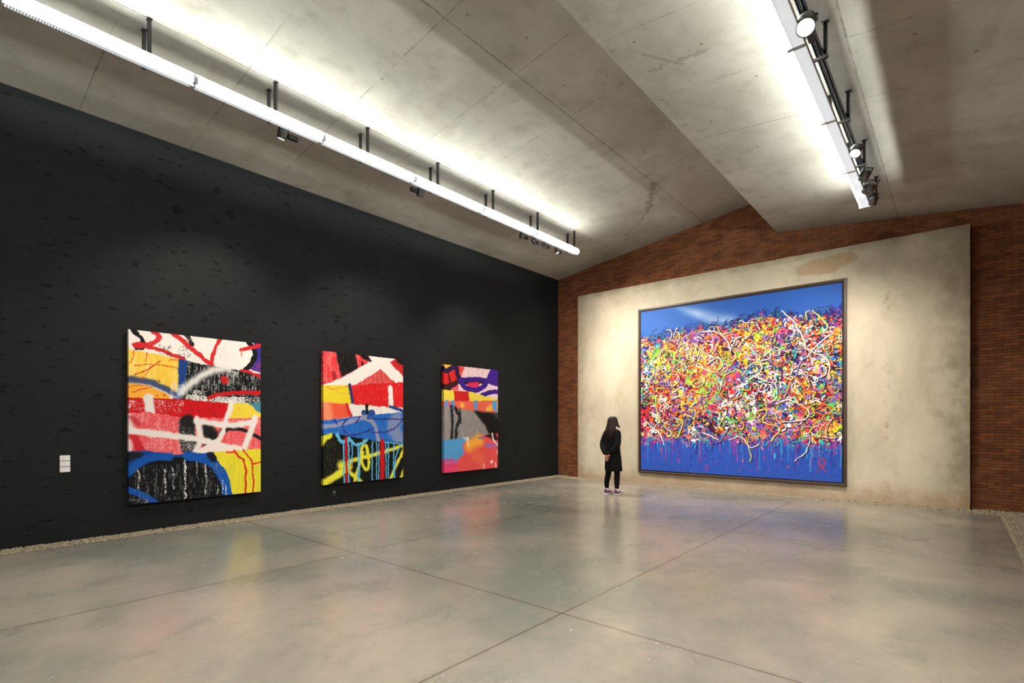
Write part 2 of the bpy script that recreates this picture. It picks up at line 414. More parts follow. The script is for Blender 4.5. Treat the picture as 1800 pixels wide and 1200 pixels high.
def paint_letters():
    c = Canvas(400, 540, [(58, 30), (928, 127), (925, 1100), (55, 1183)], WHT, 3)
    P, S = c.poly, c.stroke
    top = [(40, 10), (960, 110), (960, 330), (810, 303), (620, 275), (480, 250), (380, 225), (40, 158)]
    c.specks(top, (244, 220, 220), .5, .6, .66)
    c.streaks([(600, 110), (800, 130), (800, 290), (600, 270)], (244, 216, 218), .5, 8)
    P([(880, 118), (960, 122), (960, 335), (890, 305), (850, 290), (895, 230)], (52, 44, 140))
    c.specks([(850, 230), (960, 230), (960, 335), (850, 300)], (160, 60, 130), .9, 1, .62)
    S([(845, 118), (885, 165), (880, 230), (828, 298)], 38, BLK)
    S([(80, 30), (128, 78), (152, 118)], 27, BLK); S([(440, 70), (462, 105), (470, 130)], 34, BLK, 0, 1, .4)
    S([(105, 158), (155, 160)], 18, BLK, 2)
    r = (208, 30, 38)
    S([(225, 48), (258, 85), (205, 128), (95, 132)], 32, r, 1, .92); S([(95, 140), (200, 152), (330, 190), (415, 228)], 26, r, 1, .95)
    S([(350, 58), (450, 140), (605, 270)], 31, r, 0, .95); S([(660, 90), (622, 165), (600, 262)], 27, r, 0, .95)
    S([(800, 170), (865, 152), (940, 132)], 30, r, 1); S([(805, 165), (800, 205)], 12, (225, 110, 110), 3, .7)
    for x0, y0 in ((430, 180), (305, 175), (645, 190)):
        c.specks([(x0-45, y0-40), (x0+35, y0-40), (x0+35, y0+40), (x0-45, y0+40)], BLK, .9, 1, .68)
    # yellow block
    P([(40, 158), (388, 226), (392, 435), (330, 425), (200, 388), (40, 352)], (250, 204, 70))
    c.streaks([(40, 158), (388, 226), (392, 435), (200, 388), (40, 352)], (253, 226, 140), .6, 0, .5, .5)
    P([(40, 370), (200, 405), (310, 460), (335, 492), (40, 484)], (250, 178, 60))
    S([(40, 352), (200, 378), (320, 435), (410, 488)], 44, (58, 70, 112), 10, .95)
    P([(385, 226), (452, 240), (436, 380), (405, 492), (345, 492), (380, 430)], (22, 62, 132), 4)
    for p, w in (([(100, 265), (240, 264), (375, 286)], 6), ([(102, 326), (190, 290), (268, 240)], 7), ([(178, 182), (165, 245)], 6), ([(98, 168), (80, 235), (60, 250)], 5),
                 ([(138, 358), (190, 302)], 5), ([(315, 245), (335, 228), (378, 232)], 5), ([(62, 408), (130, 398)], 6), ([(85, 442), (150, 425), (205, 406)], 6), ([(130, 405), (180, 400)], 5)):
        S(p, w, (214, 62, 24))
    for p in ((258, 368), (240, 465), (288, 465), (105, 326)): S([p, (p[0]+1, p[1]+1)], 11, (205, 40, 24))
    # black field with dry white marks
    blk = [(448, 238), (620, 275), (810, 303), (960, 335), (960, 522), (700, 516), (400, 492), (408, 440), (440, 330)]
    P(blk, BLK, 2)
    c.streaks(blk, (215, 215, 215), .75, 0, 1, .6)
    S([(402, 445), (470, 380), (600, 305), (720, 288)], 52, (238, 236, 236), 22, .95)
    c.streaks([(330, 380), (420, 400), (410, 492), (330, 480)], (220, 225, 230), .8, 0, 1, .52)
    c.streaks([(700, 300), (780, 310), (740, 400), (700, 400)], WHT, .7, 0, 1, .5)
    low = [(440, 460), (560, 470), (960, 480), (960, 522), (700, 516), (430, 494)]
    c.specks(low, (240, 238, 235), .95, 1, .5); c.specks([(480, 430), (560, 430), (560, 490), (480, 490)], WHT, .9, .9, .5)
    S([(685, 360), (690, 370)], 54, (205, 26, 30), 2, 1, .3); S([(585, 480), (640, 462), (760, 448), (950, 452)], 29, (196, 22, 28), 1)
    S([(800, 300), (870, 318), (950, 360)], 22, (205, 30, 40), 1)
    # red band
    P([(40, 480), (400, 490), (700, 515), (760, 522), (702, 616), (400, 606), (180, 575), (40, 582)], RED)
    c.streaks([(40, 480), (760, 515), (700, 616), (40, 582)], (168, 10, 20), .5, 0, .6, .55)
    c.specks([(40, 500), (420, 500), (400, 590), (40, 560)], (240, 200, 200), .9, 1, .68)
    S([(185, 480), (190, 530), (200, 590)], 58, (238, 232, 230), 8)
    P([(742, 520), (960, 518), (960, 612), (702, 617)], (240, 214, 66)); c.streaks([(742, 520), (960, 518), (960, 612), (702, 617)], (236, 180, 70), .5, 0, .5)
    P([(835, 514), (960, 516), (960, 590), (900, 572), (872, 540)], (70, 132, 156)); S([(728, 508), (722, 560), (700, 625)], 36, (246, 236, 232), 3)
    # pink band
    pk = [(40, 582), (180, 575), (400, 606), (700, 616), (960, 610), (960, 818), (830, 825), (620, 838), (360, 856), (190, 826), (40, 828)]
    P(pk, (234, 84, 92)); c.streaks(pk, (246, 150, 150), .6, 0, .6, .55); c.specks(pk, (250, 205, 200), .5, .8, .72)
    S([(62, 600), (60, 815)], 40, (244, 200, 200), 10); S([(75, 610), (120, 650)], 30, (190, 40, 50), 12, .7)
    S([(85, 735), (115, 775), (140, 835)], 48, (196, 28, 40), 8, .9)
    S([(445, 640), (440, 720), (450, 800)], 105, (24, 22, 24), 10); S([(575, 690), (600, 725)], 95, (26, 24, 26), 14)
    S([(560, 790), (590, 770)], 34, (30, 26, 28), 12, .8)
    S([(665, 700), (760, 684), (840, 706), (940, 756)], 27, (22, 18, 22), 5)
    w = (242, 234, 232)
    S([(45, 676), (120, 702), (400, 736), (560, 765), (800, 835)], 46, w, 7); S([(505, 615), (528, 740), (495, 835)], 38, w, 8)
    S([(500, 632), (640, 655), (760, 660), (860, 645)], 44, w, 8); S([(698, 610), (680, 690), (640, 760), (560, 770)], 33, w, 7)
    S([(890, 612), (850, 730), (812, 830)], 47, w, 9); P([(480, 835), (620, 770), (820, 800), (830, 830), (360, 862)], (246, 232, 228), 4)
    c.specks([(380, 620), (520, 620), (520, 830), (380, 830)], (225, 220, 220), .7, 1, .7)
    # blue, black and yellow foot
    ft = [(40, 828), (190, 826), (360, 856), (620, 838), (960, 818), (960, 1120), (40, 1210)]
    P(ft, (12, 74, 160)); c.streaks(ft, (10, 50, 112), .6, 0, .7, .5)
    P([(70, 975), (150, 925), (260, 880), (380, 868), (520, 893), (610, 960), (665, 1060), (680, 1130), (40, 1200), (40, 1010)], BLK, 5)
    P([(40, 834), (120, 828), (180, 850), (60, 900), (40, 910)], (20, 26, 36), 8)
    S([(40, 985), (120, 915), (200, 870), (330, 868)], 50, (14, 82, 172), 8); S([(440, 862), (590, 895), (670, 985), (712, 1130)], 62, (14, 84, 176), 5)
    S([(40, 1085), (130, 1110), (250, 1180)], 42, (14, 78, 168), 5)
    P([(560, 842), (625, 840), (640, 900), (600, 900)], (16, 22, 36), 6)
    c.specks([(60, 1120), (180, 1150), (180, 1200), (40, 1200)], (190, 195, 205), .7, 1, .64)
    c.streaks([(80, 930), (690, 900), (700, 1150), (80, 1160)], (120, 124, 130), .8, 8, 1, .62)
    for x, a, b, wd in ((424, 895, 1150, 12), (292, 955, 1100, 11), (118, 955, 1080, 7), (560, 920, 1110, 9), (345, 940, 1080, 8), (670, 1020, 1120, 9), (690, 1040, 1120, 7), (640, 1060, 1115, 6), (500, 900, 1000, 4)):
        S([(x, a), (x+5, (a+b)/2), (x+3, b)], wd, (232, 232, 232), 1, .95, .85)
    P([(618, 838), (960, 816), (960, 1110), (736, 1125), (722, 1030), (690, 950), (640, 890)], (238, 222, 54), 2)
    c.streaks([(618, 838), (960, 816), (960, 1110), (736, 1125), (690, 950)], (214, 206, 60), .6, 0, .5, .5)
    S([(745, 830), (780, 868), (822, 925), (826, 1125)], 15, (206, 34, 20)); S([(805, 820), (850, 880), (872, 925), (876, 1125)], 13, (206, 34, 20))
    S([(872, 918), (940, 900)], 12, (206, 34, 20)); S([(700, 838), (745, 842)], 14, (226, 60, 40), 4)
    return c.im

def paint_house():
    c = Canvas(330, 446, [(113, 110), (700, 172), (693, 1032), (113, 1085)], (226, 56, 62), 5)
    P, S = c.poly, c.stroke
    c.streaks([(90, 90), (720, 160), (720, 360), (90, 370)], (244, 130, 130), .7, 0, .6, .5)
    S([(190, 275), (205, 325)], 26, (150, 20, 30), 10, .8)
    P([(205, 110), (345, 125), (372, 235), (245, 300), (228, 225)], BLK, 5); c.streaks([(205, 110), (345, 125), (372, 235), (245, 300)], (90, 60, 60), .6)
    S([(385, 130), (425, 160), (470, 170)], 28, BLK, 6); S([(400, 200), (405, 215)], 18, (90, 10, 20), 5)
    P([(600, 165), (720, 172), (720, 320), (650, 260)], (196, 34, 42), 4); S([(665, 175), (720, 205)], 34, BLK, 7)
    P([(440, 140), (640, 168), (600, 195), (720, 320), (720, 345), (640, 345), (532, 243), (350, 360), (90, 372), (90, 366), (240, 310), (468, 182)], WHT, 1)
    P([(532, 246), (645, 345), (372, 358)], (216, 70, 70)); c.streaks([(532, 246), (645, 345), (372, 358)], (236, 170, 160), .7)
    P([(90, 360), (300, 360), (340, 500), (200, 497), (90, 484)], (238, 214, 52))
    S([(130, 365), (180, 392), (290, 372)], 5, (232, 150, 50)); S([(215, 375), (225, 420), (300, 420)], 4, (232, 160, 60))
    P([(305, 372), (450, 350), (720, 336), (720, 527), (520, 516), (330, 497)], (222, 28, 34))
    c.streaks([(305, 372), (720, 336), (720, 527), (330, 497)], (244, 150, 150), .8, 0, .9, .68)
    S([(305, 360), (318, 430), (328, 498)], 21, (44, 52, 112), 2); S([(604, 380), (606, 516)], 38, WHT, 1)
    P([(90, 486), (300, 498), (520, 516), (720, 527), (720, 562), (380, 582), (250, 606), (90, 622)], WHT)
    P([(90, 486), (285, 497), (318, 590), (90, 624)], (236, 92, 62), 2); S([(140, 520), (150, 590)], 60, (244, 170, 130), 18, .7)
    S([(285, 500), (312, 590)], 20, (210, 34, 34), 4)
    S([(410, 560), (470, 562)], 34, (40, 74, 140), 3); S([(430, 508), (430, 572)], 19, BLK); S([(600, 514), (710, 556)], 20, (40, 70, 140), 2)
    P([(90, 620), (250, 602), (430, 576), (720, 558), (720, 778), (520, 768), (400, 752), (250, 720), (90, 715)], (34, 104, 196))
    S([(90, 668), (250, 642), (420, 592)], 26, (150, 152, 190), 5); S([(400, 592), (480, 640), (520, 780)], 27, (150, 150, 182), 5)
    S([(650, 615), (620, 660), (660, 740)], 95, (146, 148, 182), 16, .8)
    v = (46, 38, 124)
    S([(285, 606), (250, 665), (300, 722), (380, 712), (475, 672)], 8, v, 1); S([(490, 566), (438, 592), (470, 606), (700, 606)], 8, v, 1)
    S([(690, 612), (640, 672), (560, 702), (430, 700)], 8, v, 1); S([(190, 612), (215, 640)], 10, v, 2); S([(380, 590), (350, 635)], 9, v, 2)
    c.streaks([(90, 620), (720, 558), (720, 778), (90, 715)], (150, 180, 226), .6, 0, 1, .72)
    P([(90, 715), (250, 720), (400, 752), (520, 768), (720, 778), (720, 1050), (90, 1110)], (16, 17, 12))
    c.streaks([(120, 760), (240, 760), (240, 1000), (120, 1000)], (90, 90, 60), .7, 8)
    y = (232, 226, 60)
    S([(92, 800), (125, 745), (165, 728)], 34, y, 6); S([(90, 1085), (200, 1020), (290, 960)], 46, y, 9); S([(235, 950), (330, 905), (500, 862), (710, 796)], 26, y, 7)
    S([(240, 935), (300, 950)], 50, y, 12, .8); S([(410, 770), (385, 870), (420, 975), (445, 930), (425, 800)], 22, y, 5); S([(270, 970), (340, 1020), (400, 1075)], 26, y, 8)
    S([(400, 850), (340, 1050)], 22, y, 6); S([(715, 800), (650, 930), (600, 1045)], 24, y, 5); S([(715, 935), (672, 1045)], 24, y, 5)
    b = (96, 186, 236)
    S([(215, 722), (245, 770), (300, 760)], 24, b, 2); S([(300, 745), (345, 792), (400, 782), (430, 762)], 18, b, 2); S([(545, 775), (715, 790)], 8, b, 1)
    for x, a, e, wd in ((262, 760, 1085, 10), (297, 770, 1075, 9), (321, 775, 930, 8), (366, 785, 1070, 9), (377, 785, 1070, 6), (468, 770, 1055, 9), (500, 770, 1052, 7), (515, 770, 1052, 7),
                        (568, 778, 1045, 8), (585, 778, 1045, 8), (624, 780, 1040, 8)): S([(x, a), (x, e)], wd, b)
    S([(690, 785), (640, 880), (632, 1045)], 8, b)
    S([(280, 745), (281, 1090)], 15, (190, 20, 26)); S([(541, 768), (541, 1070)], 33, (196, 18, 28))
    return c.im

def paint_eye():
    c = Canvas(330, 446, [(157, 105), (650, 158), (650, 1055), (157, 1103)], (40, 18, 50), 8)
    P, S = c.poly, c.stroke
    P([(130, 90), (240, 105), (180, 140)], (250, 190, 60)); S([(130, 122), (180, 166), (235, 142), (300, 128)], 36, (42, 20, 76), 2)
    P([(130, 170), (185, 190), (268, 150), (295, 245), (130, 318)], (216, 38, 40)); S([(195, 180), (215, 280)], 12, (60, 12, 30), 3); S([(275, 140), (285, 210), (310, 270)], 34, (46, 14, 60), 3)
    S([(130, 318), (220, 296), (310, 255)], 32, (56, 22, 16), 3); P([(220, 330), (290, 290), (325, 350), (220, 350)], (226, 90, 120), 3)
    P([(290, 118), (600, 152), (575, 215), (540, 245), (330, 245), (300, 190)], (240, 214, 220)); P([(285, 115), (348, 128), (310, 215)], (220, 50, 50), 3)
    c.streaks([(300, 118), (600, 152), (540, 245), (330, 245)], (206, 150, 160), .5, 4, .8, .5)
    P([(290, 290), (350, 290), (560, 280), (660, 310), (660, 450), (290, 360)], (240, 210, 224))
    S([(390, 300), (460, 288)], 40, (222, 44, 92), 8)
    P([(592, 150), (680, 155), (680, 318), (585, 292), (560, 250)], (62, 28, 140))
    v = (58, 26, 138)
    S([(315, 246), (440, 240), (560, 250)], 26, v, 1); S([(305, 252), (350, 318), (440, 342), (530, 296), (600, 160)], 36, v, 1); S([(500, 392), (570, 364), (660, 354)], 30, v, 1)
    P([(130, 335), (240, 345), (400, 355), (500, 388), (670, 428), (670, 434), (480, 442), (130, 444)], (246, 222, 78))
    P([(248, 348), (384, 355), (392, 450), (256, 444)], (212, 38, 36)); c.streaks([(248, 348), (384, 355), (392, 450), (256, 444)], (170, 20, 30), .6)
    P([(130, 444), (480, 441), (670, 430), (670, 558), (540, 551), (380, 526), (130, 490)], (238, 104, 84)); S([(320, 475), (330, 480)], 30, (250, 190, 70), 10); S([(560, 520), (620, 480)], 40, (250, 190, 80), 16)
    for a, b in ((165, 196), (222, 254), (430, 461), (597, 640)): P([(a, 436), (b, 434), (b, 556), (a, 500)], (88, 156, 216))
    S([(205, 445), (212, 500)], 12, (225, 90, 160), 4); S([(648, 430), (648, 560)], 10, (250, 205, 70))
    g = [(130, 488), (380, 526), (540, 551), (680, 558), (680, 738), (540, 750), (400, 767), (250, 790), (130, 802)]
    P(g, (142, 136, 136)); c.streaks(g, (176, 170, 170), .6, 0, .7, .5)
    S([(225, 490), (235, 620), (228, 800)], 24, BLK, 4, 1, .5); S([(262, 505), (300, 600), (275, 680), (268, 800)], 26, BLK, 4, 1, .5); S([(300, 515), (312, 640)], 16, BLK, 4, .8, .5)
    P([(425, 530), (680, 556), (680, 740), (570, 752), (530, 660)], (18, 16, 18), 7); P([(590, 552), (680, 556), (680, 640)], (60, 84, 100), 8, .8)
    P([(130, 802), (250, 790), (400, 767), (540, 750), (680, 736), (680, 1080), (130, 1130)], (234, 84, 84))
    P([(130, 802), (330, 780), (540, 750), (420, 778), (330, 830), (334, 930), (270, 992), (130, 1002)], (84, 158, 218), 3)
    S([(130, 1050), (230, 1040)], 90, (232, 70, 118), 20); S([(335, 850), (340, 930)], 16, (200, 110, 190), 6, .8); S([(290, 1000), (170, 1008)], 12, (190, 110, 200), 5, .8)
    S([(390, 850), (480, 800)], 80, (250, 176, 66), 26); S([(440, 930), (500, 980)], 80, (244, 110, 80), 30, .7)
    P([(525, 756), (630, 740), (655, 800), (590, 790)], (40, 20, 30), 3); S([(600, 740), (612, 800), (665, 866)], 12, WHT, 1)
    S([(340, 775), (370, 800), (380, 838)], 12, WHT, 1, .9, .5); S([(372, 770), (382, 800)], 8, WHT, 1)
    c.specks([(530, 830), (640, 820), (640, 880), (540, 870)], (120, 120, 220), .9, .8, .52); S([(470, 785), (530, 775)], 10, (120, 90, 200), 4, .8)
    S([(640, 890), (645, 930)], 8, WHT, 2, .8, .5); S([(520, 1020), (524, 1070)], 9, (250, 230, 230), 2, .8); S([(628, 1010), (630, 1060)], 7, WHT, 1, .8)
    S([(586, 996), (592, 1006), (598, 996)], 13, WHT, 1)
    return c.im

def paint_scribble():
    W, H = 680, 624
    c = Canvas(W, H, [(0, 0), (1, 0), (1, 1), (0, 1)], (40, 84, 164), 11, .55)
    rs = c.rs
    X = c.X/W; Y = c.Y/H
    c.k = 1.0
    # sky of the upper strip: paler towards the left, one slanting wisp
    c.put(smoothstep(.55, 0, X)*.35, (74, 118, 184)); 
    wisp = np.exp(-(((Y-.02-.44*(X-.24))/(.022+.07*np.clip(X-.2, 0, 1)))**2))*smoothstep(.16, .34, X)*smoothstep(.75, .45, X)
    c.put(wisp*(.5+.5*value_noise(H, W, 26, 18, rs))*.8, (196, 212, 232))
    c.put(smoothstep(.76, .8, Y), (44, 80, 176))
    edge_t = lambda x: .148+.012*math.sin(x*17)+.018*math.sin(x*5+1)
    edge_b = lambda x: .795+.012*math.sin(x*23)+.01*math.sin(x*9)
    ramp = [(245, 128, 28), (248, 196, 40), (214, 26, 32), (222, 34, 122), (122, 66, 168), (36, 104, 196), (36, 168, 176), (104, 190, 70), (240, 232, 226), (26, 18, 30), (240, 134, 176), (34, 28, 104), (104, 14, 26), (236, 92, 30), (170, 210, 60)]
    fields = [value_noise(H, W, 7, 8, rs) for _ in ramp]
    def pick(x, y, light=0):
        i = min(H-1, max(0, int(y*H))); j = min(W-1, max(0, int(x*W)))
        w = np.array([f[i, j]**3.5 for f in fields])*np.array([1.6, 1.5, 1.0, .9, .9, .8, .6, .8, .8+light, 1.1-light, .6, .6, .5, 1.2, .6])
        if y < .24: w[[4, 5, 6, 11]] *= 1.8
        k = rs.choice(len(ramp), p=w/w.sum())
        return np.clip(np.array(ramp[k])+rs.randn(3)*10, 0, 255)
    def curl(x, y, L, turn, n=7):
        a = rs.rand()*6.28; p = [(x, y)]; da = (rs.rand()-.5)*turn
        for _ in range(n):
            x += math.cos(a)*L/n; y += math.sin(a)*L/n*1.05; p.append((x, y)); a += da; da += (rs.rand()-.5)*turn*.5
        return p
    def draw(pts, w, col, alpha=1):
        m, sl = c.line_mask(smooth_line(c.m(pts), 3), w, 0)
        if m is not None: c.put(m*alpha, col, sl)
    def spot():
        x = rs.rand(); t = edge_t(x); b = edge_b(x)
        return x, t+(b-t)*rs.rand()
    # ground coat of blobs
    m = np.zeros((H, W)); xs = np.arange(W)/W
    tt = np.array([edge_t(x) for x in xs]); bb = np.array([edge_b(x) for x in xs])
    m = ((Y > tt[None, :]+.01) & (Y < bb[None, :]-.01)).astype(float)
    c.put(m, (190, 80, 60))
    for _ in range(2600):
        x, y = spot(); y = min(max(y, edge_t(x)+.02), edge_b(x)-.02); draw(curl(x, y, .015+.04*rs.rand()**2, 2.2, 3), 4+7*rs.rand(), pick(x, y))
    # dark runs, then bright ones
    for _ in range(900):
        x, y = spot(); draw(curl(x, y, .03+.06*rs.rand(), 2.6, 5), 1.5+2.5*rs.rand(), (22, 14, 30) if rs.rand() < .6 else (50, 22, 90))
    for _ in range(900):
        x, y = spot(); draw(curl(x, y, .015+.03*rs.rand(), 2.6, 4), 2+3*rs.rand(), ((20, 12, 26), (40, 18, 80), (110, 14, 30), (16, 60, 120))[rs.randint(4)])
    for _ in range(1900):
        x, y = spot(); draw(curl(x, y, .015+.05*rs.rand(), 2.6, 5), 1.6+3.6*rs.rand()**2, pick(x, y, .3))
    for _ in range(2400):
        x, y = spot(); draw([(x, y), (x+.002, y+.002)], 1.5+4*rs.rand()**3, pick(x, y, .5))
    # edges of the scribbled field
    for _ in range(330):
        x = rs.rand(); y = edge_t(x)+(rs.rand()-.62)*.035
        draw(curl(x, y, .02+.04*rs.rand(), 2.5, 5), 1.2+1.8*rs.rand(), ((26, 24, 70), (40, 44, 150), (24, 110, 120), (34, 80, 180), (30, 20, 50))[rs.randint(5)])
    for _ in range(420):
        x = rs.rand(); y = edge_b(x)+(rs.rand()-.4)*.04
        draw(curl(x, y, .015+.03*rs.rand(), 2.5, 4), 1.2+2.4*rs.rand(), ((60, 30, 130), (200, 40, 130), (30, 120, 200), (30, 26, 90), (220, 60, 60), (40, 190, 190))[rs.randint(6)])
    for _ in range(230):                                             # runs of thin paint below the field
        x = rs.rand(); y = edge_b(x); L = .02+.15*rs.rand()**2
        draw([(x, y), (x+.002, y+L)], 1+1.4*rs.rand(), ((40, 34, 130), (30, 60, 150), (200, 50, 130), (40, 170, 210), (50, 70, 150), (90, 50, 150))[rs.randint(6)], .8)
    for _ in range(420):
        x = rs.rand(); y = edge_b(x)+rs.rand()*.19
        if y < .99: draw([(x, y), (x+.003*rs.randn(), y+.006)], 1+1.2*rs.rand(), ((28, 40, 130), (34, 34, 110), (40, 80, 170), (206, 60, 110), (30, 50, 140))[rs.randint(5)], .85)
    for x, y in ((.12, .86), (.225, .92), (.27, .83), (.38, .955), (.655, .83), (.665, .88), (.715, .87), (.56, .9)):
        draw([(x, y), (x+.002, y+.02)], 3.4, ((236, 96, 60), (236, 120, 130), (206, 40, 130), (60, 210, 220))[int(x*100) % 4], .9)
    draw([(.905, .905), (.915, .885), (.93, .9), (.925, .935)], 3.2, (176, 50, 66)); draw([(.905, .905), (.935, .95)], 3, (176, 50, 66)); draw([(.9, .95), (.935, .9)], 2.5, (150, 50, 110))
    # long light loops with a dark edge
    light = [(248, 240, 226), (250, 222, 90), (252, 214, 190), (244, 150, 60), (214, 232, 90), (250, 246, 240), (150, 130, 200)]
    for _ in range(120):
        x, y = spot(); y = min(max(y, .19), .77)
        p = [(a, max(b, .13)) for a, b in curl(x, y, .07+.12*rs.rand(), 2.0, 9)]; w = 1.3+1.4*rs.rand(); k = light[rs.randint(len(light))]
        draw([(a+.004, b+.004) for a, b in p], w+1.6, (30, 18, 40), .75); draw(p, w, k)
    for p, k in (([(.34, .165), (.43, .175), (.49, .24), (.5, .3)], 0), ([(.5, .29), (.53, .23), (.56, .22)], 0), ([(.75, .1), (.8, .17), (.835, .25), (.85, .3)], 0), ([(.86, .36), (.9, .3), (.96, .25)], 5),
                 ([(.82, .27), (.87, .33), (.94, .38), (.95, .47)], 2), ([(.88, .12), (.93, .19), (.94, .22), (.9, .25)], 4), ([(.56, .44), (.6, .38), (.645, .37), (.65, .42), (.6, .46)], 2),
                 ([(.38, .36), (.44, .33), (.465, .37), (.42, .41), (.36, .38)], 2), ([(.3, .23), (.29, .3), (.32, .24), (.33, .31), (.35, .25)], 1), ([(.72, .6), (.78, .58), (.86, .63), (.85, .68), (.74, .7)], 2),
                 ([(.76, .57), (.8, .46), (.84, .52)], 3), ([(.19, .52), (.25, .49), (.24, .54), (.2, .55)], 5), ([(.02, .68), (.08, .74), (.12, .78), (.14, .84)], 5), ([(.36, .76), (.41, .78), (.44, .8)], 5),
                 ([(.5, .8), (.56, .78), (.6, .84), (.64, .82)], 0), ([(.63, .64), (.68, .63), (.66, .7), (.74, .73), (.7, .8)], 1), ([(.09, .55), (.1, .65), (.12, .7)], 1), ([(.22, .72), (.25, .7), (.22, .79), (.19, .78)], 4)):
        draw([(a+.003, b+.004) for a, b in p], 4.6, (40, 20, 40), .7); draw(p, 3.1, light[k])
    for _ in range(15):
        x, y = spot()
        for _ in range(5): draw(curl(x+rs.randn()*.008, y+rs.randn()*.008, .02, 2, 3), 2+2.5*rs.rand(), (248, 244, 238))
    return c.im

# ---------------------------------------------------------------- the room
def structure(mb, name, mat, **k): return tag(mb.build(name, mat, **k), kind='structure')
structure(MB().box((XL+.36, YF, -.2), (XR-.43, YB-.61, 0)), 'floor', M['floor'])
structure(MB().box((XL-.3, YF, -.3), (XL, YB, 6.0)), 'wall_left', M['black'])
structure(MB().box((XL-.3, YB, -.3), (XR+.3, YB+.3, 7.2)), 'wall_back', M['brick'])
structure(MB().box((XR, YF, -.3), (XR+.3, YB, 7.0)), 'wall_right', M['brick_side'])
structure(MB().box((XL-.3, YF-.3, -.3), (XR+.3, YF, 7.0)), 'wall_front', M['black'])
def slab(x0, x1, zf, t):
    a, b = zf(x0), zf(x1)
    return MB().add([(x0, YF, a), (x1, YF, b), (x1, YB, b), (x0, YB, a), (x0, YF, a+t), (x1, YF, b+t), (x1, YB, b+t), (x0, YB, a+t)],
                    [(0, 3, 2, 1), (4, 5, 6, 7), (0, 1, 5, 4), (1, 2, 6, 5), (2, 3, 7, 6), (3, 0, 4, 7)])
o = structure(slab(XL, -2.5, z1, .25), 'ceiling', M['slab1'])
b = slab(XE, XR, z2, .16); b.box((XE+.12, YF, z2(XE)+.1), (XE+.3, YB, 6.62))
o = structure(b, 'ceiling', M['slab2']); o.name = 'ceiling.001'

# concrete slab standing against the brick, a lift-off wall for the big picture
PX0, PX1, PZ, PY = -7.7159, .1794, 4.8532, YB-.1933
pb = MB(); nx, nz = 60, 36
def rim(i): return .006*(mnoise.noise(Vector((i*1.7, 3.1, 0))))
front = [[(PX0+(PX1-PX0)*i/nx+(rim(j*1.3) if i in (0, nx) else 0), PY, PZ*j/nz+(rim(i*.9) if j == nz else 0)) for i in range(nx+1)] for j in range(nz+1)]
vs = [p for r in front for p in r]; W1 = nx+1
fs = [(j*W1+i, j*W1+i+1, (j+1)*W1+i+1, (j+1)*W1+i) for j in range(nz) for i in range(nx)]
loop = [(0, i) for i in range(nx+1)]+[(j, nx) for j in range(1, nz+1)]+[(nz, i) for i in range(nx-1, -1, -1)]+[(j, 0) for j in range(nz-1, 0, -1)]
n0 = len(vs); vs += [(front[j][i][0], YB-.03, front[j][i][2]) for j, i in loop]
for k in range(len(loop)):
    a, b2 = loop[k], loop[(k+1) % len(loop)]
    fs.append((a[0]*W1+a[1], n0+k, n0+(k+1) % len(loop), b2[0]*W1+b2[1]))
fs.append(tuple(n0+k for k in range(len(loop))))
pb.add(vs, fs)
tag(pb.build('display_slab', M['panel']), 'large stained beige plaster slab standing against the brick wall behind the framed painting', 'wall panel')

# pale gravel in the drainage channel round the floor
g = MB(); rg = random.Random(3)
g.box((XL+.004, YF+.004, -.1), (XL+.358, YB-.004, -.012)); g.box((XL+.358, YB-.608, -.1), (XR-.004, YB-.004, -.012)); g.box((XR-.428, YF+.004, -.1), (XR-.004, YB-.608, -.012))
ico_v = []
t_ = (1+5**.5)/2
for v in ((-1, t_, 0), (1, t_, 0), (-1, -t_, 0), (1, -t_, 0), (0, -1, t_), (0, 1, t_), (0, -1, -t_), (0, 1, -t_), (t_, 0, -1), (t_, 0, 1), (-t_, 0, -1), (-t_, 0, 1)): ico_v.append(Vector(v).normalized())
ico_f = ((0, 11, 5), (0, 5, 1), (0, 1, 7), (0, 7, 10), (0, 10, 11), (1, 5, 9), (5, 11, 4), (11, 10, 2), (10, 7, 6), (7, 1, 8), (3, 9, 4), (3, 4, 2), (3, 2, 6), (3, 6, 8), (3, 8, 9), (4, 9, 5), (2, 4, 11), (6, 2, 10), (8, 6, 7), (9, 8, 1))
def stones(x0, x1, y0, y1, step):
    y = y0
    while y < y1:
        x = x0
        while x < x1:
            c = Vector((min(max(x+rg.uniform(-.4, .4)*step, x0+.045), x1-.045), min(max(y+rg.uniform(-.4, .4)*step, y0+.03), y1-.035), -.008+rg.random()*.010))
            r = step*rg.uniform(.42, .68); rot = Matrix.Rotation(rg.random()*6.28, 3, 'Z')
            sx, sy = rg.uniform(.7, 1.3), rg.uniform(.7, 1.2)
            g.add([c+rot @ Vector((v.x*r*sx, v.y*r*sy, v.z*r*.5)) for v in ico_v], ico_f)
            x += step
        y += step
stones(XL, XL+.36, .3, YB, .042)
stones(XL+.36, XR, YB-.61, YB-.18, .045)
stones(PX1, XR, YB-.18, YB, .045)
stones(XR-.43, XR, 7.2, YB-.61, .045)
tag(g.build('gravel', M['gravel']), 'pale gravel filling the channel between floor slab and walls', 'gravel', kind='stuff')

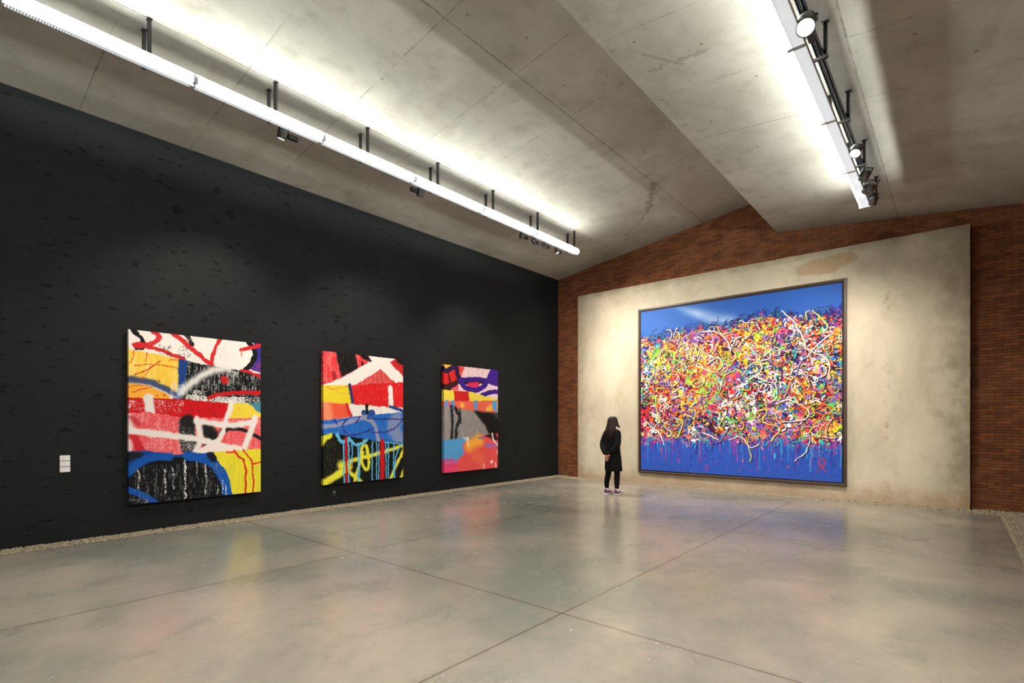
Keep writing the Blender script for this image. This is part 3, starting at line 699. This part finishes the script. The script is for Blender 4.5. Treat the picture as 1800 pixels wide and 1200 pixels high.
# ---------------------------------------------------------------- pictures
def canvas_mesh(name, im, w, h, depth, parent, wrap=True):
    """the painted front as a fine grid coloured point by point, folded back over the stretcher edges"""
    Hh, Ww = im.shape[:2]
    lin = np.clip(im, 0, 1); lin = np.where(lin <= .04045, lin/12.92, ((lin+.055)/1.055)**2.4)
    xs = np.linspace(-w/2, w/2, Ww); zs = np.linspace(h, 0, Hh)
    X, Z = np.meshgrid(xs, zs); Yv = np.full_like(X, -depth)
    co = np.stack([X, Yv, Z], -1).reshape(-1, 3); col = lin.reshape(-1, 3)
    idx = np.arange(Hh*Ww).reshape(Hh, Ww)
    q = np.stack([idx[1:, :-1], idx[1:, 1:], idx[:-1, 1:], idx[:-1, :-1]], -1).reshape(-1, 4)
    faces = [q]
    if depth > .03:
        for line in (idx[:, 0], idx[::-1, -1], idx[0, ::-1], idx[-1, :]):
            n0 = len(co); bk = co[line].copy(); bk[:, 1] = 0
            co = np.vstack([co, bk]); col = np.vstack([col, col[line]])
            k = np.arange(len(line)-1)
            faces.append(np.stack([line[k], line[k+1], n0+k+1, n0+k], -1))
    q = np.vstack(faces)
    me = bpy.data.meshes.new(name)
    me.vertices.add(len(co)); me.vertices.foreach_set('co', co.astype(np.float32).ravel())
    me.loops.add(q.size); me.loops.foreach_set('vertex_index', q.astype(np.int32).ravel())
    me.polygons.add(len(q)); me.polygons.foreach_set('loop_start', np.arange(0, q.size, 4, dtype=np.int32))
    me.update(calc_edges=True)
    at = me.color_attributes.new('paint', 'FLOAT_COLOR', 'POINT')
    at.data.foreach_set('color', np.c_[col, np.ones(len(col))].astype(np.float32).ravel())
    o = bpy.data.objects.new(name, me); COL.objects.link(o); o.parent = parent
    m = NT(name+'_paint'); a = m.n('ShaderNodeAttribute'); a.attribute_name = 'paint'
    m.bump(m.noise(60, 3), .1, .002)
    me.materials.append(m.done(a.outputs['Color'], .6, spec=.18))
    return o

for fn, (y0, y1), lab in ((paint_letters, (1.9678, 3.7058), 'large unframed canvas with red strokes on white and a yellow block, nearest the white cards'),
                          (paint_house, (4.7814, 6.5076), 'middle unframed canvas with white gable shape, blue band and light blue drips on black'),
                          (paint_eye, (7.5957, 9.3368), 'unframed canvas with purple curves, grey band and pink lower half, nearest the back corner')):
    t = empty('canvas_painting', (XL+.02, (y0+y1)/2, .3855), R(90))
    tag(t, lab, 'painting', 'unframed graffiti canvases on the black wall')
    w = y1-y0
    canvas_mesh('painted_canvas', fn(), w, 2.3475, .06, t)
    s = MB()
    for a, b in (((-w/2+.01, -.055, .01), (-w/2+.06, .008, 2.337)), ((w/2-.06, -.055, .01), (w/2-.01, .008, 2.337)), ((-w/2+.01, -.055, .01), (w/2-.01, .008, .06)), ((-w/2+.01, -.055, 2.287), (w/2-.01, .008, 2.337)), ((-.03, -.05, .03), (.03, .008, 2.3))): s.box(a, b)
    s.box((-.2, .0, 2.2), (.2, .0199, 2.25))
    s.build('stretcher', M['liner'], t)

# the big framed one
FX0, FX1, FZ0, FZ1, FY = -5.9337, -1.5905, .2508, 4.2426, PY-.06
t = empty('framed_painting', ((FX0+FX1)/2, PY, FZ0))
tag(t, 'very large framed painting of dense multicoloured scribbles between blue strips, on the beige slab', 'painting')
fw, fh = FX1-FX0, FZ1-FZ0
def moulding(w, h, cx, z0, prof):
    """mitred frame: prof is a list of (inset from the outer edge, distance out from the wall)"""
    cs = [(-1, 0), (1, 0), (1, 1), (-1, 1)]; m = MB(); n = len(prof); vs = []
    for sx, sz in cs:
        for ins, out in prof: vs.append((cx+sx*(w/2-ins), -out, z0+(h-ins if sz else ins)))
    fs = []
    for k in range(4):
        for i in range(n):
            j = (i+1) % n; kk = (k+1) % 4
            fs.append((k*n+i, kk*n+i, kk*n+j, k*n+j))
    return m.add(vs, fs)
moulding(fw, fh, 0, 0, [(0, .002), (0, .052), (.004, .058), (.034, .060), (.042, .056), (.046, .056), (.048, .04), (.048, .002)]).build('moulding', M['frame'], t)
moulding(fw-.09, fh-.09, 0, .045, [(0, .004), (0, .036), (.036, .030), (.036, .004)]).build('liner', M['liner'], t)
im = paint_scribble()
cv = canvas_mesh('painted_canvas', im, fw-.156, fh-.156, .046, t); cv.location = (0, 0, .078)

# ---------------------------------------------------------------- small things on the black wall
for k, (z, lab) in enumerate(((1.0105, 'top one of the three white caption cards left of the large canvas'), (.9385, 'middle one of the three white caption cards left of the large canvas'), (.8665, 'bottom one of the three white caption cards left of the large canvas'))):
    t = empty('caption_card', (XL, 1.328, z), R(90)); tag(t, lab, 'caption card', 'white caption cards on the black wall')
    MB().box((-.0495, -.006, 0), (.0495, 0, .064)).build('card', M['card'], t)
    m = MB(); rr = random.Random(k)
    for i in range(4):
        m.box((-.036, -.0066, .048-i*.0105), (-.036+.03+.035*rr.random(), -.006, .0495-i*.0105))
    m.build('print', M['ink'], t)
t = empty('wall_socket', (XL, 5.035, .165), R(90)); tag(t, 'small black wall socket low under the middle canvas', 'socket')
MB().box((-.042, -.009, 0), (.042, 0, .1)).build('cover_plate', M['socket'], t, bevel=.003)
MB().box((-.022, -.014, .05), (.022, -.008, .085)).build('outlet', plain('worn_plastic', (120, 120, 116), .4), t, bevel=.002)

# ---------------------------------------------------------------- light lines hung from the roof
LINES = ((-6.585, 5.325, 1, z1), (-1.03, 4.945, -1, z2))      # centre x, height of the tubes, side the tubes are on, slab above
def mirror(mb, s):
    if s < 0:
        mb.v = [(-x, y, z) for x, y, z in mb.v]; mb.f = [tuple(reversed(f)) for f in mb.f]
    return mb

proto = {}
def batten(cx, zt, side, y0, n, where):
    """one fluorescent fitting: origin at tube level, mid length"""
    L = 1.54
    t = empty('fluorescent_batten', (cx, y0+L/2, zt))
    tag(t, 'lit fluorescent batten, %s' % where, 'light', 'lit battens of the %s light line' % n)
    if side not in proto:
        hs = MB(); hs.box((.0, -L/2, -.055), (.105, L/2, -.013))
        if side > 0: hs.box((.095, -L/2, -.085), (.105, L/2, -.02))  # skirt added to catch tube light and thicken the bright band
        lv = MB()
        for k in range(70): y = -L/2+.03+k*(L-.06)/69; lv.box((.004, y-.006, -.0565), (.098, y+.006, -.055))
        lv = mirror(lv, side).build('louvre', M['louvre'], t)
        a = mirror(hs, side).build('housing', M['white_metal'], t)
        tb = MB().tube([(.13, -L/2+.02, 0), (.13, L/2-.02, 0)], .018, 14); b = mirror(tb, side).build('tube', M['tube'], t, smooth=True)
        rf = MB().add([(.093, -L/2, .021), (.115, -L/2, .047), (.115, L/2, .047), (.093, L/2, .021), (.091, -L/2, .022), (.113, -L/2, .048), (.113, L/2, .048), (.091, L/2, .022)],
                      [(0, 1, 2, 3), (7, 6, 5, 4), (0, 4, 5, 1), (1, 5, 6, 2), (2, 6, 7, 3), (3, 7, 4, 0)])
        rf.box((.1131, -L/2, .0472), (.129, L/2, .0488))
        c = mirror(rf, side).build('added_baffle', M['white_metal'], t)  # leaf added to block tube light, shading part of the ceiling
        cs = []
        for e in (-1, 1):
            m = MB().box((.10, min(e*(L/2-.02), e*L/2), -.055), (.15, max(e*(L/2-.02), e*L/2), .02)); m.box((.085, min(e*(L/2-.008), e*L/2), -.02), (.118, max(e*(L/2-.008), e*L/2), .045))
            cs.append(mirror(m, side).build('lamp_holder', M['white_metal'], t, bevel=.002))
        proto[side] = [a, b, c, lv]+cs
    else:
        for q in proto[side]:
            d = q.copy(); COL.objects.link(d); d.parent = t
    return t

hang = {}
def hanger(cx, zt, side, y, zf, lab, grp):
    t = empty('ceiling_hanger', (cx, y, zt)); tag(t, lab, 'hanger', grp)
    key = side
    if key not in hang:
        parts = []
        for u in (-.09, .09):
            top = zf(cx+side*u)-zt; m = MB(); x = side*u
            m.box((x-.016, -.016, -.02), (x-.012, .016, top)); m.box((x+.012, -.016, -.02), (x+.016, .016, top)); m.box((x-.016, .012, -.02), (x+.016, .016, top))
            m.box((x-.03, -.022, top-.012), (x+.03, .022, top-.002))
            parts.append(m.build('drop_channel', M['steel_dark'], t))
        m = MB().box((-.115, -.014, -.012), (.115, .014, .014)); parts.append(m.build('crossbar', M['steel_dark'], t, bevel=.002))
        m = MB(); x = -side*.09; m.box((min(x, x+side*.045), -.01, .0725), (max(x, x+side*.045), .01, .09)); parts.append(m.build('track_clip', M['steel_dark'], t))
        hang[key] = parts
    else:
        for q in hang[key]:
            d = q.copy(); COL.objects.link(d); d.parent = t
    return t

for (cx, zt, side, zf), nm in zip(LINES, ('left', 'right')):
    # battens end to end; the frame shows the far ones
    ys = [.58+1.5517*k for k in range(-3, 6)] if side > 0 else [9.89-1.5517*k-1.5 for k in range(8, -1, -1)]
    ys = [y for y in ys if y > YF+.3]
    names = ['%s from the back wall in the %s light line' % (a, nm) for a in ('ninth', 'eighth', 'seventh', 'sixth', 'fifth', 'fourth', 'third', 'second', 'first')][-len(ys):]
    for y, w in zip(ys, names): batten(cx, zt, side, y, nm, w)
    # the double track carrying the spotlights
    tr = empty('lighting_track', (cx, (YF+.4+9.93)/2, zt)); L = (9.93-YF-.4)/2
    tag(tr, 'long dark double lighting track running beside the %s row of tubes' % nm, 'lighting track')
    for u in (-.022, -.058):
        m = MB(); x = side*u
        m.box((x-.012, -L, .03), (x-.009, L, .072)); m.box((x+.009, -L, .03), (x+.012, L, .072)); m.box((x-.012, -L, .068), (x+.012, L, .072))
        m.build('rail', M['track'], tr)
    m = MB(); m.box((side*-.04-.004, -L, .05), (side*-.04+.004, L, .056)); m.build('conductor', M['alu'], tr)
    hy = [1.70+1.3435*k for k in range(-3, 7)] if side > 0 else [9.76-1.365*k for k in range(8, -1, -1)]
    words = ('tenth', 'ninth', 'eighth', 'seventh', 'sixth', 'fifth', 'fourth', 'third', 'second', 'first')[-len(hy):]
    for y, w in zip(hy, words):
        if y > YF+.2: hanger(cx, zt, side, y, zf, 'pair of dark drop channels, %s from the back wall, carrying the %s light line' % (w, nm), 'hangers of the %s light line' % nm)

# ---------------------------------------------------------------- spotlights on the tracks
spot_proto = {}
def spotlight(line, y, target, lab, power, size=70, scale=1.0, box=1, blend=.8, drop=-.02, out=0.0):
    cx, zt, side, zf = LINES[line]
    x = cx-side*.072+out; z = zt-.075+drop
    head = Vector((x, y, z)); d = (Vector(target)-head).normalized()
    t = empty('track_spotlight', (x, y, zt+.03)); tag(t, lab, 'spotlight', 'track spotlights')
    rot = d.to_track_quat('-Z', 'Y')
    if scale not in spot_proto:
        can = MB(); r = .055*scale; L = .12*scale; n = 28
        prof = [(.2*r, L*.5), (.82*r, L*.5), (.95*r, L*.42), (r, L*.3), (r, -L*.5), (.93*r, -L*.5), (.9*r, -L*.42), (.05*r, -L*.40)]
        can.rings([[(a*math.cos(2*math.pi*k/n), a*math.sin(2*math.pi*k/n), b) for k in range(n)] for a, b in prof])
        for k in range(5): can.tube([(0, 0, L*(.12+k*.06)), (0, 0, L*(.14+k*.06))], r*1.04, 28)
        lens = MB().tube([(0, 0, -L*.455), (0, 0, -L*.435)], r*.88, 24)
        yoke = MB(); yoke.box((-r*1.18, -.008, -.01), (-r*1.08, .008, L*.75)); yoke.box((r*1.08, -.008, -.01), (r*1.18, .008, L*.75)); yoke.box((-r*1.18, -.008, L*.7), (r*1.18, .008, L*.78))
        spot_proto[scale] = (can.mesh('can', True), lens.mesh('lens'), yoke.mesh('yoke'))
        for me, mt in zip(spot_proto[scale], (M['alu_can'], M['lens'], M['steel_dark'])): me.materials.append(mt)
    off = Vector((0, 0, z-(zt+.03)))
    for nme, me in zip(('can', 'lens', 'yoke'), spot_proto[scale]):
        q = bpy.data.objects.new(nme, me); COL.objects.link(q); q.parent = t; q.location = off
        q.rotation_mode = 'QUATERNION'; q.rotation_quaternion = rot
    e = .055*scale
    ad = MB().box((-.024, box*(e+.012), off.z-.028), (.024, box*(e+.012)+box*.12*scale, off.z+.03)) if box > 0 else MB().box((-.024, -(e+.012)-.12*scale, off.z-.028), (.024, -(e+.012), off.z+.03))
    ad.build('ballast_box', M['steel_dark'], t, bevel=.003)
    MB().tube([(0, 0, off.z+.03), (0, 0, -.001)], .009, 10).build('stem', M['steel_dark'], t)
    if power:
        ld = bpy.data.lights.new('spot_beam', 'SPOT'); ld.energy = power*SPOT_GAIN; ld.color = SPOT_COLOR; ld.spot_size = R(size); ld.spot_blend = blend; ld.shadow_soft_size = .045
        lo = bpy.data.objects.new('spot_beam', ld); COL.objects.link(lo); lo.parent = t
        lo.location = off+d*(.075*scale); lo.rotation_mode = 'QUATERNION'; lo.rotation_quaternion = rot
    return t
spotlight(0, 3.21, (-8.4, 2.85, 1.4), 'bright-rimmed spotlight on the left track nearest the viewer, aimed at the large canvas', 205, 84, 1.08, 1)
spotlight(0, 5.50, (-8.4, 5.60, 1.4), 'lone spotlight on the left track above the middle canvas, its box on the near side', 205, 84, 1.08, -1)
spotlight(0, 8.11, (-8.4, 8.42, 1.4), 'first spotlight of the far cluster on the left track, above the canvas near the corner', 190, 80, 1.0, 1)
spotlight(0, 8.50, (-6.9, 11.7, 2.2), 'small spotlight second in the far cluster on the left track', 210, 100, .8, 1)
spotlight(0, 8.86, (-5.4, 11.7, 2.2), 'small spotlight third in the far cluster on the left track', 300, 100, .8, 1)
spotlight(0, 9.31, (-4.9, 11.3, .5), 'small spotlight last before the far end of the left track', 280, 100, .8, 1)
spotlight(1, 5.02, (-.5, 1.6, 0), 'big bright spotlight nearest the viewer on the right track, seen from below', 150, 90, 1.35, 1, drop=.03, out=-.02)
spotlight(1, 7.78, (-1.5, 4.2, 0), 'spotlight in the middle of the right track with its lit lens facing down', 210, 90, 1.1, 1, drop=.03)
spotlight(1, 8.62, (-3.4, 11.4, .7), 'dark spotlight just beyond the third visible hanger of the right track', 240, 90, 1.1, 1, drop=.02)
spotlight(1, 9.12, (-3.8, 11.7, 1.6), 'large dark spotlight in the cluster at the far end of the right track', 170, 100, 1.3, 1, drop=.02)
spotlight(1, 9.55, (-1.6, 11.7, 1.2), 'last spotlight at the far end of the right track', 110, 100, 1.0, 1, drop=-.02)
# floodlights added out of view on the same tracks to brighten the floor
for ln, y, tx in ((0, -1.6, -5.2), (0, .2, -5.0), (1, -.6, -2.4), (1, 1.6, -2.6)):
    spotlight(ln, y, (tx, y+3.4, 0), 'added out-of-view floor floodlight on the %s track, %s' % (('left', 'right')[ln], {-1.6: 'well behind the viewer', .2: 'just above the viewer', -.6: 'behind the viewer', 1.6: 'above the viewer'}[y]), (70, 280)[ln], 130, 1.1, 1)

# ---------------------------------------------------------------- the visitor
P = empty('person', (-5.375, 9.49, 0), R(-15))
tag(P, 'person with long dark hair and black coat, hands behind back, facing the framed painting', 'person')
skin = plain('skin', (196, 136, 112), .5, vary=.04); coat_m = plain('black_wool', (15, 15, 17), .9, vary=.15, scale=60, spec=.15); leg_m = plain('black_leggings', (12, 11, 12), .85, spec=.15)
hair_m = NT('dark_brown_hair'); hair_m = hair_m.done(hair_m.mix(hair_m.noise(60, 4, .6, sz=.12), srgb(22, 14, 11), srgb(48, 32, 26)), .6, spec=.2)
purple = plain('purple_suede', (92, 44, 92), .7); white_r = plain('white_rubber', (222, 214, 206), .6); sock_m = plain('pale_sock', (226, 206, 198), .8)

def limb(mb, pts, rad, n=14, sub=4):
    p = smooth_line(pts, sub); r = np.interp(np.linspace(0, 1, len(p)), np.linspace(0, 1, len(rad)), rad)
    mb.tube([tuple(a) for a in p], list(r), n)
def ovals(mb, rows, n=28):
    """rows of (z, half width, half depth, cx, cy)"""
    mb.rings([[(cx+a*math.cos(t), cy+b*math.sin(t), z) for t in (2*math.pi*k/n for k in range(n))] for z, a, b, cx, cy in rows])

b = MB()
ovals(b, [(.80, .145, .10, 0, 0), (.90, .158, .112, 0, 0), (1.0, .125, .092, 0, .0), (1.12, .135, .095, 0, 0), (1.22, .155, .098, 0, 0), (1.29, .150, .08, 0, -.005), (1.33, .085, .06, 0, -.005), (1.36, .05, .05, 0, 0)])
limb(b, [(0, -.005, 1.33), (0, .005, 1.39), (0, .012, 1.43)], [.052, .048, .05])
b.ball((0, .008, 1.492), (.073, .090, .094), 20, 14); b.ball((0, .030, 1.452), (.056, .066, .058), 18, 12)      # skull and jaw
b.tube([(0, .092, 1.50), (0, .112, 1.468), (0, .098, 1.462)], [.009, .014, .008], 8)                          # nose
b.ball((0, .088, 1.437), (.022, .010, .007), 10, 6); b.ball((0, .086, 1.405), (.022, .016, .014), 10, 6)
for s in (-1, 1):
    b.ball((s*.074, .0, 1.478), (.010, .018, .028), 10, 8)                                                     # ear
    b.ball((s*.030, .084, 1.492), (.014, .008, .008), 8, 6)
    # arm drawn behind the back
    fx, fy = (-.11, -.045) if s < 0 else (.10, .03)
    limb(b, [(s*.140, -.01, 1.262), (s*.186, -.04, 1.16), (s*.206, -.08, 1.02)], [.050, .045, .038])
    limb(b, [(s*.206, -.08, 1.02), (s*.13+.015, -.145, .90), (s*.035+.02, -.165, .80)], [.038, .034, .024])
    # leg
    limb(b, [(s*.08, 0, .84), (s*.088+.15*(fx-s*.088), .01, .64), (s*.09+.5*(fx-s*.09), .012+fy*.6, .46), (fx, fy-.01, .27), (fx, fy-.012, .10)], [.092, .076, .056, .052, .034])
    b.tube([(fx, fy-.03, .05), (fx, fy+.06, .045), (fx, fy+.13, .03)], [.034, .034, .026], 12)
# hands: the right one holds the left wrist
def hand(mb, w, d, up, s, curl):
    d = Vector(d).normalized(); up = Vector(up).normalized(); sd = d.cross(up).normalized()*s; w = Vector(w)
    mb.tube([tuple(w), tuple(w+d*.04), tuple(w+d*.075)], [.023, .032, .030], 12, flat=.55)
    for k, (off, L) in enumerate(((-.024, .058), (-.008, .068), (.008, .064), (.023, .050))):
        p = w+d*.07+sd*off; q = p+d*L*.45+up*curl*.012; e = q+d*L*.3*(1-curl*.6)+up*curl*.026; f = e+d*L*.2*(1-curl*1.4)+up*curl*.018
        mb.tube([tuple(p), tuple(q), tuple(e), tuple(f)], [.0085, .008, .0075, .006], 8)
    p = w+d*.02-sd*.022; mb.tube([tuple(p), tuple(p-sd*.02+d*.02+up*.008), tuple(p-sd*.024+d*.045+up*.02), tuple(p-sd*.014+d*.06+up*.03)], [.012, .0105, .009, .007], 8)
hand(b, (-.015, -.168, .80), (.12, -.06, -1), (0, 1, 0), 1, .6)
hand(b, (.055, -.172, .805), (-.75, -.15, -.62), (0, 1, .1), -1, .9)
body = fused(b, 'body', skin, P, .0062, 4)

c = MB()
ovals(c, [(.478, .190, .165, .005, .02), (.60, .186, .158, .005, .015), (.74, .18, .148, 0, .01), (.88, .178, .140, 0, -.003), (1.0, .176, .132, 0, -.01), (1.12, .170, .126, 0, -.008), (1.22, .172, .116, 0, -.002), (1.285, .168, .098, 0, -.008), (1.325, .12, .078, 0, -.006), (1.35, .075, .066, 0, 0), (1.375, .066, .06, 0, .002)], 40)
for s in (-1, 1):
    limb(c, [(s*.146, -.012, 1.275), (s*.188, -.04, 1.16), (s*.208, -.08, 1.02), (s*.135+.015, -.142, .915), (s*.06+.02, -.162, .835)], [.068, .066, .062, .054, .042], 18)
for s in (-1, 1): c.ball((s*.128, -.010, 1.262), (.082, .074, .078), 18, 12)
limb(c, [(-.02, -.155, .86), (-.01, -.168, .815)], [.036, .034], 14)
coat = fused(c, 'coat', coat_m, P, .010, 5)
for v in coat.data.vertices:                                              # soft folds of the cloth
    k = v.co; f = min(1, max(0, (1.3-k.z)/.5)); a = math.atan2(k.y, k.x)
    d = (math.sin(a*7+k.z*3)*.004+mnoise.noise(k*9)*.007)*f
    v.co = (k.x+math.cos(a)*d, k.y+math.sin(a)*d, k.z+(.006*math.sin(a*5) if k.z < .5 else 0))
for s in (-1, 1):
    fx, fy = (-.11, -.045) if s < 0 else (.10, .03)
    l = MB(); limb(l, [(s*.08, 0, .80), (s*.088+.15*(fx-s*.088), .01, .64), (s*.09+.5*(fx-s*.09), .012+fy*.6, .46), (fx, fy-.01, .27), (fx, fy-.012, .125)], [.097, .081, .061, .057, .040], 20)
    l.build('legging', leg_m, P, smooth=True)
    k = MB(); limb(k, [(fx, fy-.012, .15), (fx, fy-.014, .11), (fx, fy-.012, .07)], [.038, .040, .042], 18); k.build('sock', sock_m, P, smooth=True)
    def foot(rows, n=22): return [[(fx+a*math.cos(t), fy+cy+L*math.sin(t), z) for t in (2*math.pi*q/n for q in range(n))] for z, a, L, cy in rows]
    so = MB().rings(foot([(0, .040, .120, .04), (.012, .044, .126, .04), (.028, .043, .124, .04)]))
    up = MB().rings(foot([(.024, .041, .119, .038), (.045, .041, .114, .034), (.062, .038, .092, .012), (.08, .035, .062, -.014), (.098, .037, .052, -.02), (.104, .035, .048, -.02)]))
    sh = up.build('sneaker', purple, P, smooth=True)
    so.build('sole', white_r, sh, smooth=True)
    tc = MB().rings(foot([(.03, .0425, .040, .122), (.046, .040, .040, .110), (.056, .034, .036, .098), (.060, .02, .02, .095)]))
    tc.build('toe_cap', white_r if s > 0 else plain('mauve_toe', (150, 120, 130), .7), sh, smooth=True)
    la = MB()
    for q in range(5):
        yy = fy+.035+q*.014; zz = .086-q*.0065
        la.tube([(fx-.028, yy, zz-.014), (fx, yy+.004, zz+.002), (fx+.028, yy, zz-.014)], .0035, 6)
    la.build('laces', white_r, sh, smooth=True)
    st = MB()
    for e in (-1, 1): st.tube([(fx+e*.0405, fy+.02, .035), (fx+e*.040, fy+.045, .055), (fx+e*.034, fy+.06, .068)], .006, 6)
    st.build('side_stripe', white_r, sh, smooth=True)
# long hair, parted, falling over shoulders and back
h = MB(); rows = []
N = 56
prof = [(1.602, .02, .02, .0, 0), (1.594, .055, .06, .0, 0), (1.570, .083, .090, .0, 0), (1.530, .098, .106, .0, .0), (1.485, .103, .110, -.004, .1), (1.44, .110, .108, -.014, .5), (1.39, .122, .100, -.030, .75), (1.34, .130, .098, -.046, .85), (1.29, .128, .088, -.062, .9), (1.245, .110, .072, -.078, .9), (1.20, .085, .05, -.092, .9), (1.17, .055, .03, -.10, .9)]
for inner in (0, 1):
    rr = []
    for z, a, d, cy, op in (prof if not inner else prof[::-1]):
        ring = []
        for k in range(N):
            t = 2*math.pi*k/N
            x = math.cos(t); y = math.sin(t)
            g_ = 1+.018*math.sin(t*31+z*9)+.02*math.sin(t*13+z*4)
            if y > 0: y = y*(1-op)                       # opens round the face
            ring.append((x*a*g_, cy+y*d*g_, z+(.012*math.sin(t*9) if z < 1.3 else 0)))
        rr.append(ring)
    rows += rr if not inner else []
h.rings(rows)
for x0, y0, x1, y1, z1_ in ((.095, .03, .150, .055, 1.372), (.09, .045, .138, .085, 1.368), (-.10, .03, -.125, .05, 1.24), (-.095, .045, -.11, .075, 1.22), (.10, .0, .155, .03, 1.385)):
    limb(h, [(x0*.9, y0, 1.52), (x0*1.12, y0, 1.44), ((x0+x1)/2*1.05, (y0+y1)/2, (1.40+z1_)/2), (x1, y1, z1_)], [.016, .020, .017, .004], 8)
hair = fused(h, 'hair', hair_m, P, .006, 2)
MB().ball((-.030, .0905, 1.493), .006, 10, 8).ball((.030, .0905, 1.493), .006, 10, 8).build('eyes', plain('dark_eyes', (30, 22, 20), .2), P, smooth=True)
